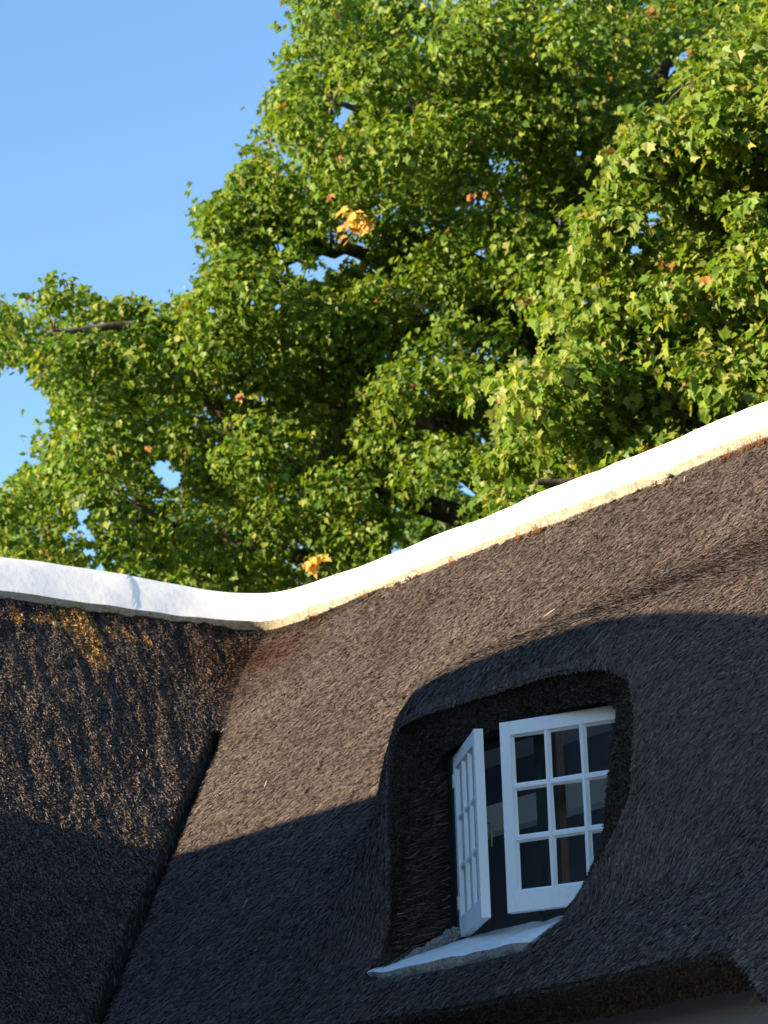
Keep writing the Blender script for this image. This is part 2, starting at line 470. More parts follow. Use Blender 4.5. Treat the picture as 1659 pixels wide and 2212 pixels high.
fr.add(P.reshape(-1, 3), f, straw_colour(len(f), P.reshape(-1, 3)[f].mean(1)) * .4, mat=1)
# butt ends on the rim, pointing out of the cut
n = 46000; u = RNG.uniform(0, 1.0, n); tq = RNG.uniform(0, 2 * PI, n); P = rim_pt(u, tq)
e = .004; A = rim_pt(u + e, tq) - rim_pt(np.maximum(u - e, 0), tq); B = rim_pt(u, tq + .01) - rim_pt(u, tq - .01)
N = nrm(np.cross(A, B)); N = np.where(N[:, 1:2] > 0, -N, N)
ok = ~((P[:, 2] < 3.25) & (P[:, 0] < -8.86)); P, N = P[ok], N[ok]; n = len(P)
D = nrm(N * 1.0 + V([0, -.2, -.55]) + RNG.normal(0, .35, (n, 3)))
side = nrm(np.cross(D, RNG.normal(0, 1, (n, 3))))
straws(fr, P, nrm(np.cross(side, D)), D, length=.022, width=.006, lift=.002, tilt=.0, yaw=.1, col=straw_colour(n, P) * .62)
# cheeks: long straws fanning outwards
n = 26000; u = RNG.uniform(1.0, 2.0, n); tq = RNG.uniform(0, 2 * PI, n); P = rim_pt(u, tq)
A = rim_pt(np.minimum(u + e, 2), tq) - rim_pt(np.maximum(u - e, 1.001), tq); B = rim_pt(u, tq + .01) - rim_pt(u, tq - .01)
N = nrm(np.cross(A, B)); cen = V([OC[0], 7.2, OC[1]]); sg = np.sum(N * (cen - P), 1, keepdims=True); N = np.where(sg < 0, -N, N)
ok = ~((P[:, 2] < 3.27) & (P[:, 0] > -10.1)) & ~((P[:, 0] > -9.0) & (u < 1.35)) & ~(P[:, 2] > 4.03); P, N, A = P[ok], N[ok], A[ok]
D = nrm(-A + V([0, 0, -.35]) * np.linalg.norm(A, axis=1, keepdims=True) + N * 0)
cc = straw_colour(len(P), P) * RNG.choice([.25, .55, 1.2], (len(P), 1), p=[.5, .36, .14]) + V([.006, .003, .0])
straws(fr, P, N, D, length=.11, width=.0045, lift=.022, tilt=.08, yaw=.16, col=cc)
# ring of straw over the crease between roof face and rim
n = 15000; tq = RNG.uniform(0, 2 * PI, n); x0, z0 = ring(RO, 0, tq); k = RNG.uniform(0, .02, n)
x0 = x0 + np.cos(tq) * k; z0 = z0 + np.sin(tq) * k
P = np.stack([x0, hump_y(x0, z0), z0], -1); ok = P[:, 2] > 3.22; P = P[ok]; n = len(P)
N = nrm(np.tile(V([0, -1, .25]), (n, 1))); D = nrm(V([0, -.25, -1]) + RNG.normal(0, .15, (n, 3)))
straws(fr, P, N, D, length=.035, width=.006, lift=.003, tilt=.05, yaw=.2)

# eave: end cut of the thatch and its underside
def eave_strip(mb, s0, s1, left):
    s = np.linspace(s0, s1, 420)
    prof = [(0, 0, 0), (.002, -.02, 0), (.05, -.06, 0), (.10, -.085, 0), (.15, -.11, 0), (.30, .02, 0), (.55, .3, 0)]
    rows = []
    Pe = roof_pt(s, np.zeros_like(s))
    for dy, dz, _ in prof:
        Q = Pe.copy(); Q[:, 2] += dz
        kk = .006 * vnoise(s * 20, dy * 30, 0, 33)
        if left: Q[:, 0] -= dy - kk
        else: Q[:, 1] += dy - kk
        rows.append(Q)
    P = np.stack(rows); f = grid_faces(len(prof), len(s))
    if not left: f = f[:, ::-1]
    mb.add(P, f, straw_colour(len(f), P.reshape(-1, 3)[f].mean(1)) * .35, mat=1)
    n = int(9000 * abs(s1 - s0)); ss = RNG.uniform(min(s0, s1), max(s0, s1), n); a = RNG.uniform(0, 1, n)
    Pq = roof_pt(ss, np.zeros(n)); dy = .15 * a; dz = -.11 * a - .01
    if left: Pq[:, 0] -= dy; N = np.tile(V([.35, 0, -.93]), (n, 1))
    else: Pq[:, 1] += dy; N = np.tile(V([0, -.55, -.83]), (n, 1))
    Pq[:, 2] += dz
    D = nrm(N + V([0, -.2, -.3]) + RNG.normal(0, .35, (n, 3))); side = nrm(np.cross(D, RNG.normal(0, 1, (n, 3))))
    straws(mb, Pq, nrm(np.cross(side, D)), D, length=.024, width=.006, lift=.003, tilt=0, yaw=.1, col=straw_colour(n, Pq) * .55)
eave_strip(fr, .1, XEND, False); eave_strip(lf, -.1, -4.6, True)
# loose straw ends hanging at the right end of the eave
n = 1500; h = RNG.uniform(0, 1, n) ** 1.3 * .42; s = -7.44 - XV + h + RNG.uniform(0, 1, n) ** .8 * .8
P = roof_pt(s, h); N = np.tile(nrm(V([.1, -.72, .69])), (n, 1))
D = nrm(fall(N) + V([-.28, -.05, -.05]) + RNG.normal(0, .12, (n, 3)))
pale = RNG.random(n) < .3
straws(fr, P + D * RNG.uniform(-.02, .05, n)[:, None], N, D, length=.12, width=.0042, lift=.022, tilt=.12, yaw=.18,
       col=np.where(pale[:, None], V([.24, .21, .17]) * RNG.uniform(.5, 1.3, (n, 1)), straw_colour(n)))
# a few pale fallen straws and flakes of limewash on the slopes
n = 14; s = RNG.uniform(.2, 6.5, n); h = RNG.uniform(.2, 2.9, n); P = roof_pt(s, h); sd, _ = open_sd(P[:, 0], P[:, 2]); ok = sd > .05
P = P[ok]; s = s[ok]; h = h[ok]; n = len(P); N = normals(lambda a, b: roof_pt(a, b, False), s, h); N = np.where(N[:, 2:3] < 0, -N, N)
straws(fr, P + N * .012, N, fall(N), length=.09, width=.004, lift=.01, tilt=.1, yaw=.9, col=np.tile(V([.36, .31, .24]), (n, 1)))
front_thatch = fr.build('roof_thatch', [M_THATCH, M_UNDER], house)
tag(front_thatch, 'sunlit brown thatch of the main roof, swelling over the dormer')
side_thatch = lf.build('roof_thatch', [M_THATCH, M_UNDER], house)
tag(side_thatch, 'rough grey thatch of the side wing, with an ochre lichen patch under the ridge')

# back slopes
bk = MB(); hb = np.linspace(HP, 2 * HP, 30)
for sv in (np.linspace(0, XEND, 60), -np.linspace(0, 4.7, 50)[::-1]):
    Sg, Hg = np.meshgrid(sv, hb)
    Sg = np.sign(Sg) * np.abs(Sg) * ((XEND + Hg) / XEND if sv[-1] > 0 else (4.7 + Hg) / 4.7)
    P = roof_pt(Sg, Hg, False).reshape(-1, 3); f = grid_faces(*Sg.shape); fc = P[f].mean(1)
    f = f[~((fc[:, 0] > -10.4) & (fc[:, 0] < -7.2) & (fc[:, 1] > 10.4) & (fc[:, 1] < 11.9))]      # hole added in the rear slope to daylight the attic room
    bk.add(P, f, straw_colour(len(f)) * .8)
tag(bk.build('rear_thatch', [M_UNDER], house), 'plain rear slopes of the thatched roof')

# ---- ridge capping
def cap_h0(s):      # run at which the lower edge of the capping sits
    return np.interp(s, [-4.6, 0, 1.2, 3.0, 5.3, 7, 10], [2.99, 2.985, 2.965, 2.925, 2.89, 2.88, 2.88])
def cap_pt(s, k):
    """k indexes the cross-section, from the lower front edge up over the top and down the back"""
    lf_ = 1 - sstep(-.8, .9, s)
    h0 = cap_h0(s) + .010 * vnoise(s * 1.1, 0, 0, 41)
    wig = .012 * vnoise(s * 6, 0, 0, 42) + .012 * vnoise(s * 27, 0, 0, 43)
    Wd = .285 + .045 * lf_
    zs = ZE + TP * h0
    tb = .066 + .012 * vnoise(s * 1.7, 0, 0, 44) + .02 * lf_ * 0
    r_bot, r_top = .05, .55
    prof = [(.03, -.06, 0), (-.004, -.012, 0), (-.010, .010, 0), (-.012, 1, 1), (-.012, 1.0, 2)]
    H = [h0 + .06, h0 + .030 + 0 * s, h0 + .022, h0 - .006, h0 + .0]
    Z = [zs - .06, zs - .016 + wig, zs + .012, zs + tb - .008, zs + tb]
    rise = .262 + .045 * lf_ - .055 * np.exp(-((s + .1) / .8) ** 2)
    for a in np.linspace(.08, 1, 12):
        H.append(h0 + .002 + Wd * a); Z.append(zs + tb + rise * (1 - (1 - a) ** 1.65))
    for a in np.linspace(.92, .0, 10):
        H.append(h0 + .002 + Wd * (2 - a)); Z.append(zs + tb + rise * (1 - (1 - a) ** 1.65))
    H.append(h0 + 2 * Wd + .0); Z.append(zs - .05)
    return np.stack(H, 0), np.stack(Z, 0)
sv = np.concatenate([np.linspace(-4.6, -1.3, 150), np.linspace(-1.295, -.75, 130), np.linspace(-.74, 1.5, 220), np.linspace(1.51, 9.6, 420)])
Hc, Zc = cap_pt(sv, None); nk = len(Hc)
aa = np.clip(np.arange(nk) / 16.0, 0, 1)[:, None]
rr = .04 + .24 * aa ** 1.2
fx = (sv + np.sqrt(sv ** 2 + 4 * rr ** 2)) / 2; fy = (-sv + np.sqrt(sv ** 2 + 4 * rr ** 2)) / 2
X = XV - Hc + fx; Y = YE + Hc - fy
und = .004 * vnoise(sv * 1.9, 0, 0, 46)
Pc = np.stack([X, Y, Zc + und * (aa > .2) + .004 * vnoise(X * 6, Y * 6, Zc * 6, 47)], -1)
# an old repair: the coat to the left of a ragged joint stands proud
sj = -1.02 - .20 * (aa - .45) * 1.4 + .02 * vnoise(aa * 9, 0, 0, 48) + .01 * vnoise(aa * 26, 0, 0, 49)
stp = .005 * sstep(.007, -.003, sv - sj) * sstep(-.9, 0, sv - sj) * sstep(.2, .35, aa)
Pc = Pc + stp[..., None] * V([.8, 0, .6])
cap = MB(); f = grid_faces(nk, len(sv)); row = np.repeat(np.arange(nk - 1), len(sv) - 1)
white = row >= 4
cap.add(Pc, f[white], mat=0)
cm = cap.build('ridge_capping', [M_CAP], house, smooth=True)
tag(cm, 'smooth white limewashed capping curving along the ridge')
edge = MB(); fe = f[~white]
edge.add(Pc, fe, mat=0)
eo = edge.build('ridge_edge', [M_EDGE], house, smooth=True)
tag(eo, 'cream crumbling mortar edge below the white ridge')

def edge_pos(s, dh=-.012, dz=.02):
    h0 = cap_h0(V([s]))[0]; r = .05
    fx = (s + math.sqrt(s * s + 4 * r * r)) / 2; fy = (-s + math.sqrt(s * s + 4 * r * r)) / 2
    return V([XV - h0 - dh + fx, YE + h0 + dh - fy, ZE + TP * h0 + dz])

def lump(mb, c, r, seed, col, sq=(1, 1, 1), amp=.35, n=14):
    a = np.linspace(0, PI, n); b = np.linspace(0, 2 * PI, 2 * n)
    B, A = np.meshgrid(b, a); d = np.stack([np.sin(A) * np.cos(B), np.sin(A) * np.sin(B), np.cos(A)], -1)
    q = 1 + amp * vnoise(d[..., 0] * 2.3, d[..., 1] * 2.3, d[..., 2] * 2.3 + seed, seed) + amp * .5 * vnoise(d[..., 0] * 6, d[..., 1] * 6, d[..., 2] * 6, seed + 1)
    P = c + d * q[..., None] * r * V(sq); mb.add(P, grid_faces(n, 2 * n), col)
pl = MB()
for i, (s_, r, q) in enumerate([(1.45, .020, (2.4, .8, .8)), (1.60, .024, (1.8, .8, .9)), (1.70, .016, (2, .8, .7)), (4.08, .030, (1.6, .8, 1.0)), (3.98, .022, (1.5, .8, .9)), (3.82, .016, (2, .8, .8)),
                               (3.6, .015, (2, .8, .8)), (.75, .015, (1.6, .8, .8)), (.48, .012, (2, .8, .8)), (5.15, .012, (2, .8, .8)), (2.6, .012, (2, .8, .8))]):
    lump(pl, edge_pos(s_, -.02, .008), r, 50 + i, None, q)
for i in range(16):
    s_ = RNG.uniform(.1, 6); lump(pl, edge_pos(s_, -.018, -.008 + RNG.uniform(-.02, .012)), RNG.uniform(.003, .006), 70 + i, None, (1.6, .8, .8), n=7)
for i in range(16):     # flakes that have dropped on to the thatch
    s_ = RNG.uniform(.1, 6.2); h_ = 2.9 - abs(RNG.normal(0, .35)); p = roof_pt(V([s_]), V([h_]))[0] + V([0, -.012, .012])
    lump(pl, p, RNG.uniform(.0015, .0045), 130 + i, None, (1.4, .6, 1), n=5)
tag(pl.build('loose_plaster', [M_EDGE], house), 'pale flakes and lumps of plaster breaking from the ridge edge', kind='stuff')
ms = MB()
for s_, w_, k in [(2.10, .03, 5), (2.92, .07, 12), (2.78, .03, 4), (4.78, .11, 24), (4.6, .04, 6), (5.35, .04, 5), (.55, .03, 4), (1.2, .03, 4), (6.0, .05, 6)]:
    for i in range(k):
        p = edge_pos(s_ + RNG.uniform(-w_, w_), -.03, -.012)
        lump(ms, p + RNG.normal(0, .004, 3), RNG.uniform(.006, .014), int(RNG.integers(999)), V([.09, .042, .017]) * RNG.uniform(.5, 1.2), n=7)
        for _ in range(3):
            q = p + RNG.normal(0, .01, 3); d = V([RNG.normal(0, .01), -.01, RNG.uniform(.015, .045)])
            tube(ms, [q, q + d], [.0012, .0008], 3, V([.12, .06, .045]), cap=False)
tag(ms.build('moss', [M_MOSS_SHADE], house), 'small rusty moss tufts along the ridge edge', kind='stuff')
# dark lumps that draw the shadow line under the left capping edge
gr = MB()
for i in range(420):
    s_ = -abs(RNG.uniform(.0, 4.4)); p = edge_pos(s_, -.012, -.018 + RNG.uniform(-.012, .008) + .012 * vnoise(V([s_ * 5]), 0, 0, 61)[0])
    lump(gr, p, RNG.uniform(.006, .016), i, V([.02, .018, .016]) * RNG.uniform(.6, 1.6), (1, 1.6, .8), n=6)
tag(gr.build('cap_shadow_lumps', [M_MOSS_SHADE], house), 'dark lumps painted as the shadow line under the side wing ridge', kind='stuff')

# ---- walls
wl = MB()
WY = 7.12; WX = XV - .42
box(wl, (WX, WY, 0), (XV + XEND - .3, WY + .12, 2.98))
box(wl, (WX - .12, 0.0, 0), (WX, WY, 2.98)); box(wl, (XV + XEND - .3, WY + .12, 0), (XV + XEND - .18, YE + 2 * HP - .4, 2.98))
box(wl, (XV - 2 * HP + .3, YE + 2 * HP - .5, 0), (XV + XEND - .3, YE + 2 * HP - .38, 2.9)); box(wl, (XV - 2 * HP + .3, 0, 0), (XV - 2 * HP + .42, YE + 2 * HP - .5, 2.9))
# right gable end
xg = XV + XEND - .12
gy0, gy1, gz0, gz1 = 7.75, 9.7, 3.0, 4.2      # unseen gable opening, added to let sky light into the attic
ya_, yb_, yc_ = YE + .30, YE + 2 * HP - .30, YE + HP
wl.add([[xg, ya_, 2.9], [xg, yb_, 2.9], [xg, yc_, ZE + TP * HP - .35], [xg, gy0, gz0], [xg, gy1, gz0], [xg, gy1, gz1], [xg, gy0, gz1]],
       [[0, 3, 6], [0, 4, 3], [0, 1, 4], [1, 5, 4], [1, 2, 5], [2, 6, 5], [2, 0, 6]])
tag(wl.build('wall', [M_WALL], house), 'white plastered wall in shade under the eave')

# ---- dormer window
fm = MB()
box(fm, (FX0, FY, FZ0), (FX0 + .065, FY + .09, FZ1)); box(fm, (FX1 - .065, FY, FZ0), (FX1, FY + .09, FZ1))
box(fm, (FX0 + .065, FY + .002, FZ1 - .06), (FX1 - .065, FY + .088, FZ1)); box(fm, (FX0 + .065, FY + .002, FZ0), (FX1 - .065, FY + .088, FZ0 + .05))
xm = (FX0 + FX1) / 2; box(fm, (xm - .024, FY + .004, FZ0 + .05), (xm + .024, FY + .086, FZ1 - .06))
wf = fm.build('window_frame', [M_GREEN], house); tag(wf, 'dark green fixed window frame')

def casement(hx, hy, zb, W_, H_, ang, flip):
    """local u from hinge to free edge, v up, t thickness (outside = negative)"""
    ca, sa = math.cos(ang), math.sin(ang)
    sg = -1 if flip else 1
    def T(p):
        u, t, v = p[:, 0], p[:, 1], p[:, 2]
        return np.stack([hx + sg * (u * ca - t * sa * 1) , hy - u * sa + t * ca * -1 * -1, zb + v], -1) if False else \
            np.stack([hx + sg * (u * ca + t * sa), hy - u * sa + t * ca, zb + v], -1)
    st, tr, br = .050, .060, .085; th_ = .040
    fr_ = MB()
    def bevel(lo, hi):
        lo = V(lo, float); hi = V(hi, float); e = .0022
        x0, y0, z0 = lo; x1, y1, z1 = hi; vs = []; 
        for z, iz_ in ((z0, 1), (z1, -1)):
            pass
        v = V([[x0 + e, y0, z0 + e], [x1 - e, y0, z0 + e], [x1 - e, y0, z1 - e], [x0 + e, y0, z1 - e],
               [x0, y0 + e, z0], [x1, y0 + e, z0], [x1, y0 + e, z1], [x0, y0 + e, z1],
               [x0, y1, z0], [x1, y1, z0], [x1, y1, z1], [x0, y1, z1]])
        f = [[0, 1, 2, 3], [0, 4, 5, 1], [1, 5, 6, 2], [2, 6, 7, 3], [3, 7, 4, 0], [4, 8, 9, 5], [5, 9, 10, 6], [6, 10, 11, 7], [7, 11, 8, 4], [8, 11, 10, 9]]
        fr_.add(T(v), f)
    bevel((0, 0, 0), (st, th_, H_)); bevel((W_ - st, 0, 0), (W_, th_, H_))
    bevel((st, .0012, 0), (W_ - st, th_ - .001, br)); bevel((st, .0012, H_ - tr), (W_ - st, th_ - .001, H_))
    # putty chamfers round the glazed field
    iw, ih = W_ - 2 * st, H_ - tr - br
    bars = MB()
    def bar(lo, hi):
        box(bars, lo, hi, T)
    gb = .0135
    us = [st + iw * k / 3 for k in (1, 2)]; vs = [br + ih * k / 3 for k in (1, 2)]
    for u in us:
        bar((u - gb / 2, .004, br), (u + gb / 2, .034, H_ - tr))
    for v in vs:
        bar((st, .0065, v - gb / 2), (W_ - st, .032, v + gb / 2))
    # putty fillets: a wedge along every pane edge
    ue = [st] + us + [W_ - st]; ve = [br] + vs + [H_ - tr]
    pt = MB(); q = .010
    for i in range(3):
        for j in range(3):
            u0 = ue[i] + (gb / 2 if i else 0); u1 = ue[i + 1] - (gb / 2 if i < 2 else 0)
            v0 = ve[j] + (gb / 2 if j else 0); v1 = ve[j + 1] - (gb / 2 if j < 2 else 0)
            o = V([[u0, .008, v0], [u1, .008, v0], [u1, .008, v1], [u0, .008, v1]])
            w = V([[u0 + q, .020, v0 + q], [u1 - q, .020, v0 + q], [u1 - q, .020, v1 - q], [u0 + q, .020, v1 - q]])
            w = w + np.where(V([[1, 0, 1]]) > 0, RNG.normal(0, .0012, (4, 3)), 0)
            pt.add(T(np.concatenate([o, w])), [[0, 1, 5, 4], [1, 2, 6, 5], [2, 3, 7, 6], [3, 0, 4, 7]])
    gl_ = MB(); gl_.add(T(V([[st, .021, br], [W_ - st, .021, br], [W_ - st, .021, H_ - tr], [st, .021, H_ - tr]])), [[0, 1, 2, 3]])
    fo = fr_.build('casement', [M_PAINT], house)
    bars.build('glazing_bars', [M_PAINT], fo); pt.build('putty', [M_PAINT], fo); gl_.build('glass', [M_GLASS], fo)
    hd = MB()
    for v in (.12, H_ - .14):
        hd = MB(); box(hd, (-.012, .006, v), (.03, -.004, v + .06), T); hd.build('hinge', [M_PAINT], fo)
    hh = MB(); u = W_ - st / 2; y = th_
    pts = [V([u, y, .40]), V([u, y + .02, .40]), V([u, y + .024, .36]), V([u, y + .02, .30])]
    tube(hh, [T(p[None])[0] for p in pts], [.004, .004, .005, .004], 8); hh.build('handle', [M_BRASS], fo)
    return fo
CW, CH, CZ = .600, .800, 3.300
c1 = casement(-10.04, FY, CZ, CW, CH, math.radians(27), False)
tag(c1, 'left casement swung outward, seen almost edge on')
c2 = casement(-10.04 + 2 * CW + .025, FY, CZ, CW, CH, math.radians(24), True)
tag(c2, 'right casement ajar, facing the viewer, its hinge side behind the thatch')

# sill: sloping painted mortar bed with a ragged front
sb = MB(); st_ = MB()
xs = np.linspace(-10.215, -8.78, 190)
tipk = sstep(-10.215, -10.0, xs)
fz0 = 3.082 + .010 * vnoise(xs * 13, 0, 0, 81) + .008 * vnoise(xs * 45, 0, 0, 82) + .030 * (1 - tipk)
fz1 = 3.138 + .003 * vnoise(xs * 11, 0, 0, 83) + .024 * (1 - tipk)
fy = 6.882 + .008 * vnoise(xs * 9, 0, 0, 84) + .05 * (1 - tipk) + .17 * sstep(-9.10, -8.86, xs)
fyb = fy + .02 + .008 * vnoise(xs * 30, 0, 0, 85)
row = [np.stack([xs, fyb + .12, fz0], -1), np.stack([xs, fyb, fz0], -1), np.stack([xs, fy + .003, (fz0 + fz1) / 2 + .004 * vnoise(xs * 25, 1, 0, 86)], -1), np.stack([xs, fy, fz1 - .006], -1)]
P = np.stack(row); sb.add(P, grid_faces(4, len(xs)))
yb = np.where(tipk < 1, fy + .05 + .35 * tipk, 7.31)
row = [np.stack([xs, fy, fz1 - .006], -1), np.stack([xs, fy + .006, fz1], -1)]
for a in (.1, .25, .5, .75, 1): row.append(np.stack([xs, fy + .006 + (yb - fy) * a, fz1 + (3.298 - 3.14) * a * (yb - fy) / .42 + .003 * vnoise(xs * 7, a * 4, 0, 87)], -1))
P = np.stack(row); st_.add(P, grid_faces(len(row), len(xs)))
sillo = st_.build('window_sill', [M_SILL], house); tag(sillo, 'sloping whitewashed sill tapering to a point at its left')
tag(sb.build('sill_mortar', [M_MORTAR], sillo), 'rough grey cracked mortar front of the sill')
lm = MB()
for i in range(70):
    a = RNG.uniform(0, 1) ** .7; p = V([-10.13 + .10 * a, 7.02 + .26 * a + RNG.normal(0, .01), 3.19 + .10 * a + RNG.uniform(0, .055) * a])
    lump(lm, p, RNG.uniform(.006, .017) * (.5 + a), 200 + i, None, (1, 1, .8), .6, n=9)
tag(lm.build('mortar_lumps', [M_MORTAR], house), 'ragged pale mortar squeezed out at the left end of the sill', kind='stuff')

# room behind the window
rm = MB()
RX0, RX1, RY0, RY1 = -12.6, -5.70, FY + .09, 8.80
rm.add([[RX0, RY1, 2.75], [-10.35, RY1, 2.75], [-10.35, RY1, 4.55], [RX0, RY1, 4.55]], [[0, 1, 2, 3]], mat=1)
rm.add([[RX0, RY0, 2.75], [RX0, RY1, 2.75], [RX0, RY1, 4.35], [RX0, 8.4, 4.55], [RX0, RY0, 3.47]], [[0, 1, 2, 3, 4]])
# ceiling sloping down to the back
rm.add([[RX0, 8.41, 4.56], [-10.35, 8.41, 4.56], [-10.35, RY1, 4.50], [RX0, RY1, 4.50]], [[0, 1, 2, 3]])
# wall round the window inside, following the underside of the thatch higher up
xg_ = np.concatenate([np.linspace(RX0, FX0 + .02, 30), np.linspace(FX0 + .03, FX1 - .03, 16), np.linspace(FX1 - .02, RX1, 20)])
zg_ = np.concatenate([np.linspace(2.75, FZ0 + .02, 6), np.linspace(FZ0 + .03, FZ1 - .02, 10), np.linspace(FZ1 - .01, 4.56, 14)])
Xg, Zg = np.meshgrid(xg_, zg_); Yg = np.maximum(RY0, np.minimum(hump_y(Xg, Zg) + .16, 9.4))
Yg = np.where((Xg > FX0) & (Xg < FX1) & (Zg < FZ1), RY0, Yg)
Pg = np.stack([Xg, Yg, Zg], -1).reshape(-1, 3); fg = grid_faces(*Xg.shape); cg = Pg[fg].mean(1)
fg = fg[~((cg[:, 0] > FX0 + .02) & (cg[:, 0] < FX1 - .02) & (cg[:, 2] > FZ0 + .02) & (cg[:, 2] < FZ1 - .01))]
rm.add(Pg, fg)
rm.add([[RX0, RY0, 2.76], [RX1, RY0, 2.76], [RX1, 12.6, 2.76], [RX0, 12.6, 2.76]], [[0, 1, 2, 3]])
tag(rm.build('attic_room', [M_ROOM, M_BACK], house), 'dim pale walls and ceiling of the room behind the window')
bm_ = MB(); box(bm_, (RX0, 8.20, 3.985), (RX1, 8.30, 4.115)); 
tag(bm_.build('ceiling_beam', [M_BEAM], house), 'white beam crossing the room behind the window')
ps = MB(); box(ps, (-10.25, 7.95, 2.77), (-10.17, 8.03, 4.60)); tag(ps.build('timber_post', [M_TIMBER], house), 'orange brown timber post seen through the right casement')

# ---- wing across the courtyard, whose ridge throws the shadow on the lower slopes
ow = MB(); ry, rz = 1.95, 4.26 + .2181 * (7.97 - 1.95); hs_ = 1.65; ez = rz - hs_ * 1.07
xe = -7.25
xo = np.linspace(-19, xe, 160); 
prof = [(ry + hs_, ez - .18), (ry + hs_, ez), (ry + hs_ * .5, rz - hs_ * .5 * 1.07), (ry + .12, rz - .05), (ry, rz), (ry - .12, rz - .05), (ry - hs_ * .5, rz - hs_ * .5 * 1.07), (ry - hs_, ez), (ry - hs_, ez - .18)]
P = np.stack([np.stack([xo, np.full_like(xo, a), b + .012 * vnoise(xo * 1.2, a, 0, 90)], -1) for a, b in prof])
f = grid_faces(len(prof), len(xo)); ow.add(P, f, straw_colour(len(f)) * .9)
tag(ow.build('courtyard_thatch', [M_UNDER], house), 'thatch of the wing across the courtyard')
og = MB(); box(og, (-19, ry - hs_ + .3, 0), (xe - .1, ry - hs_ + .42, ez)); box(og, (-19, ry + hs_ - .42, 0), (xe - .1, ry + hs_ - .3, ez))
og.add([[xe - .1, ry - hs_ + .3, 0], [xe - .1, ry + hs_ - .3, 0], [xe - .1, ry + hs_ - .3, ez + .1], [xe - .1, ry, rz - .12], [xe - .1, ry - hs_ + .3, ez + .1]], [[0, 1, 2, 3, 4]])
tag(og.build('courtyard_wall', [M_WALL], house), 'white wall of the wing across the courtyard')

# ------------------------------------------------------------------ trees
LEAF_R = V([(0, 0), (.18, -.10), (.34, .02), (.54, .06), (.40, .26), (.56, .50), (.26, .55), (0, .95)])
def leaves(mb, P, N, T, size, col):
    n = len(P); N = nrm(N); T = nrm(T - N * np.sum(T * N, 1, keepdims=True)); S = np.cross(T, N)
    fold = RNG.uniform(-.1, .8, n); curl = RNG.uniform(-.1, .5, n)[:, None, None]; lob = RNG.uniform(.7, 1.15, (n, 1, 1))
    for sg in (1, -1):
        sd = nrm(S * sg + N * fold[:, None])
        v = P[:, None] + size[:, None, None] * (sd[:, None] * LEAF_R[None, :, :1] * lob + T[:, None] * (LEAF_R[None, :, 1:] - .3)
                                                - N[:, None] * (curl * (LEAF_R[None, :, 1:] ** 2)))
        idx = np.arange(n * 8).reshape(n, 8)
        mb.add(v.reshape(-1, 3), idx if sg > 0 else idx[:, ::-1], col)

GREENS = .94 * V([[.086, .165, .014], [.130, .220, .020], [.180, .255, .028], [.235, .275, .045], [.060, .120, .014], [.29, .30, .065]])
def leaf_colour(n, w, brown=.006):
    c = GREENS[RNG.choice(6, n, p=w)] * RNG.uniform(.8, 1.2, (n, 1))
    b = RNG.random(n) < brown
    c[b] = V([.30, .13, .04]) * RNG.uniform(.6, 1.3, (b.sum(), 1))
    return c

def inpoly(px, py, poly):
    c = np.zeros(px.shape, bool); x, y = poly.T; n = len(poly); j = n - 1
    for i in range(n):
        cond = ((y[i] > py) != (y[j] > py)) & (px < (x[j] - x[i]) * (py - y[i]) / (y[j] - y[i] + 1e-9) + x[i])
        c ^= cond; j = i
    return c

def project(P):
    c = (P - CAM_P) @ CAM_R
    return 830 + c[:, 0] / -c[:, 2] * F_PX, 1106 - c[:, 1] / -c[:, 2] * F_PX

def clump_leaves(mb, C, R, n, size, w, sq=.75, brown=.006):
    """a bough end: leaves in flattened sprays around C"""
    d = nrm(RNG.normal(0, 1, (n, 3))); r = RNG.uniform(0, 1, n) ** .55
    off = d * (r * R)[:, None] * V([1, 1, sq])
    P = C + off
    N = nrm(d * .55 + V([0, 0, .55]) + .25 * V([-.1, -1, .2]) + RNG.normal(0, .42, (n, 3)))
    T = nrm(V([0, 0, -.7]) + d * .7 + RNG.normal(0, .4, (n, 3)))
    sz = size * RNG.uniform(.45, 1.35, n)
    return P, N, T, sz

def crown(mb, poly, dmin, dmax, nclump, per, R, size, w, holes=(), seed=1, brown=.006, soft=1.0):
    lo = poly.min(0); hi = poly.max(0); cs = []
    while len(cs) < nclump:
        px = RNG.uniform(lo[0], hi[0]); py = RNG.uniform(lo[1], hi[1])
        if not inpoly(V([px]), V([py]), poly)[0]: continue
        D = RNG.uniform(dmin, dmax)
        if any(((px - hx) / (hr * 1.15)) ** 2 + ((py - hy) / (hr * 1.15)) ** 2 < 1 for hx, hy, hr in holes) and RNG.random() < .93: continue
        cs.append((px, py, D))
    C = V([at(*c) for c in cs])
    ALL = [[], [], [], []]
    for c in C:
        k = RNG.uniform(.55, 1.35)
        q = clump_leaves(mb, c, R * k, int(per * k * k * RNG.uniform(.7, 1.2)), size, w)
        for a, b in zip(ALL, q): a.append(b)
    P, N, T, sz = [np.concatenate(a) for a in ALL]
    # keep the gaps of the crown open
    px, py = project(P); keep = inpoly(px + soft * (32 * vnoise(px / 26, py / 26, 0, 71) + RNG.normal(0, 10, len(P))), py + soft * (32 * vnoise(px / 26, py / 26, 3, 72) + RNG.normal(0, 10, len(P))), poly)
    for hx, hy, hr in holes:
        d = np.hypot(px - hx, py - hy) / hr + .35 * vnoise(px / 22, py / 22, 0, seed)
        keep &= ~((d < .8) & (RNG.random(len(P)) < .985))
    P, N, T, sz = P[keep], N[keep], T[keep], sz[keep]
    leaves(mb, P, N, T, sz, leaf_colour(len(P), w, brown))
    return C

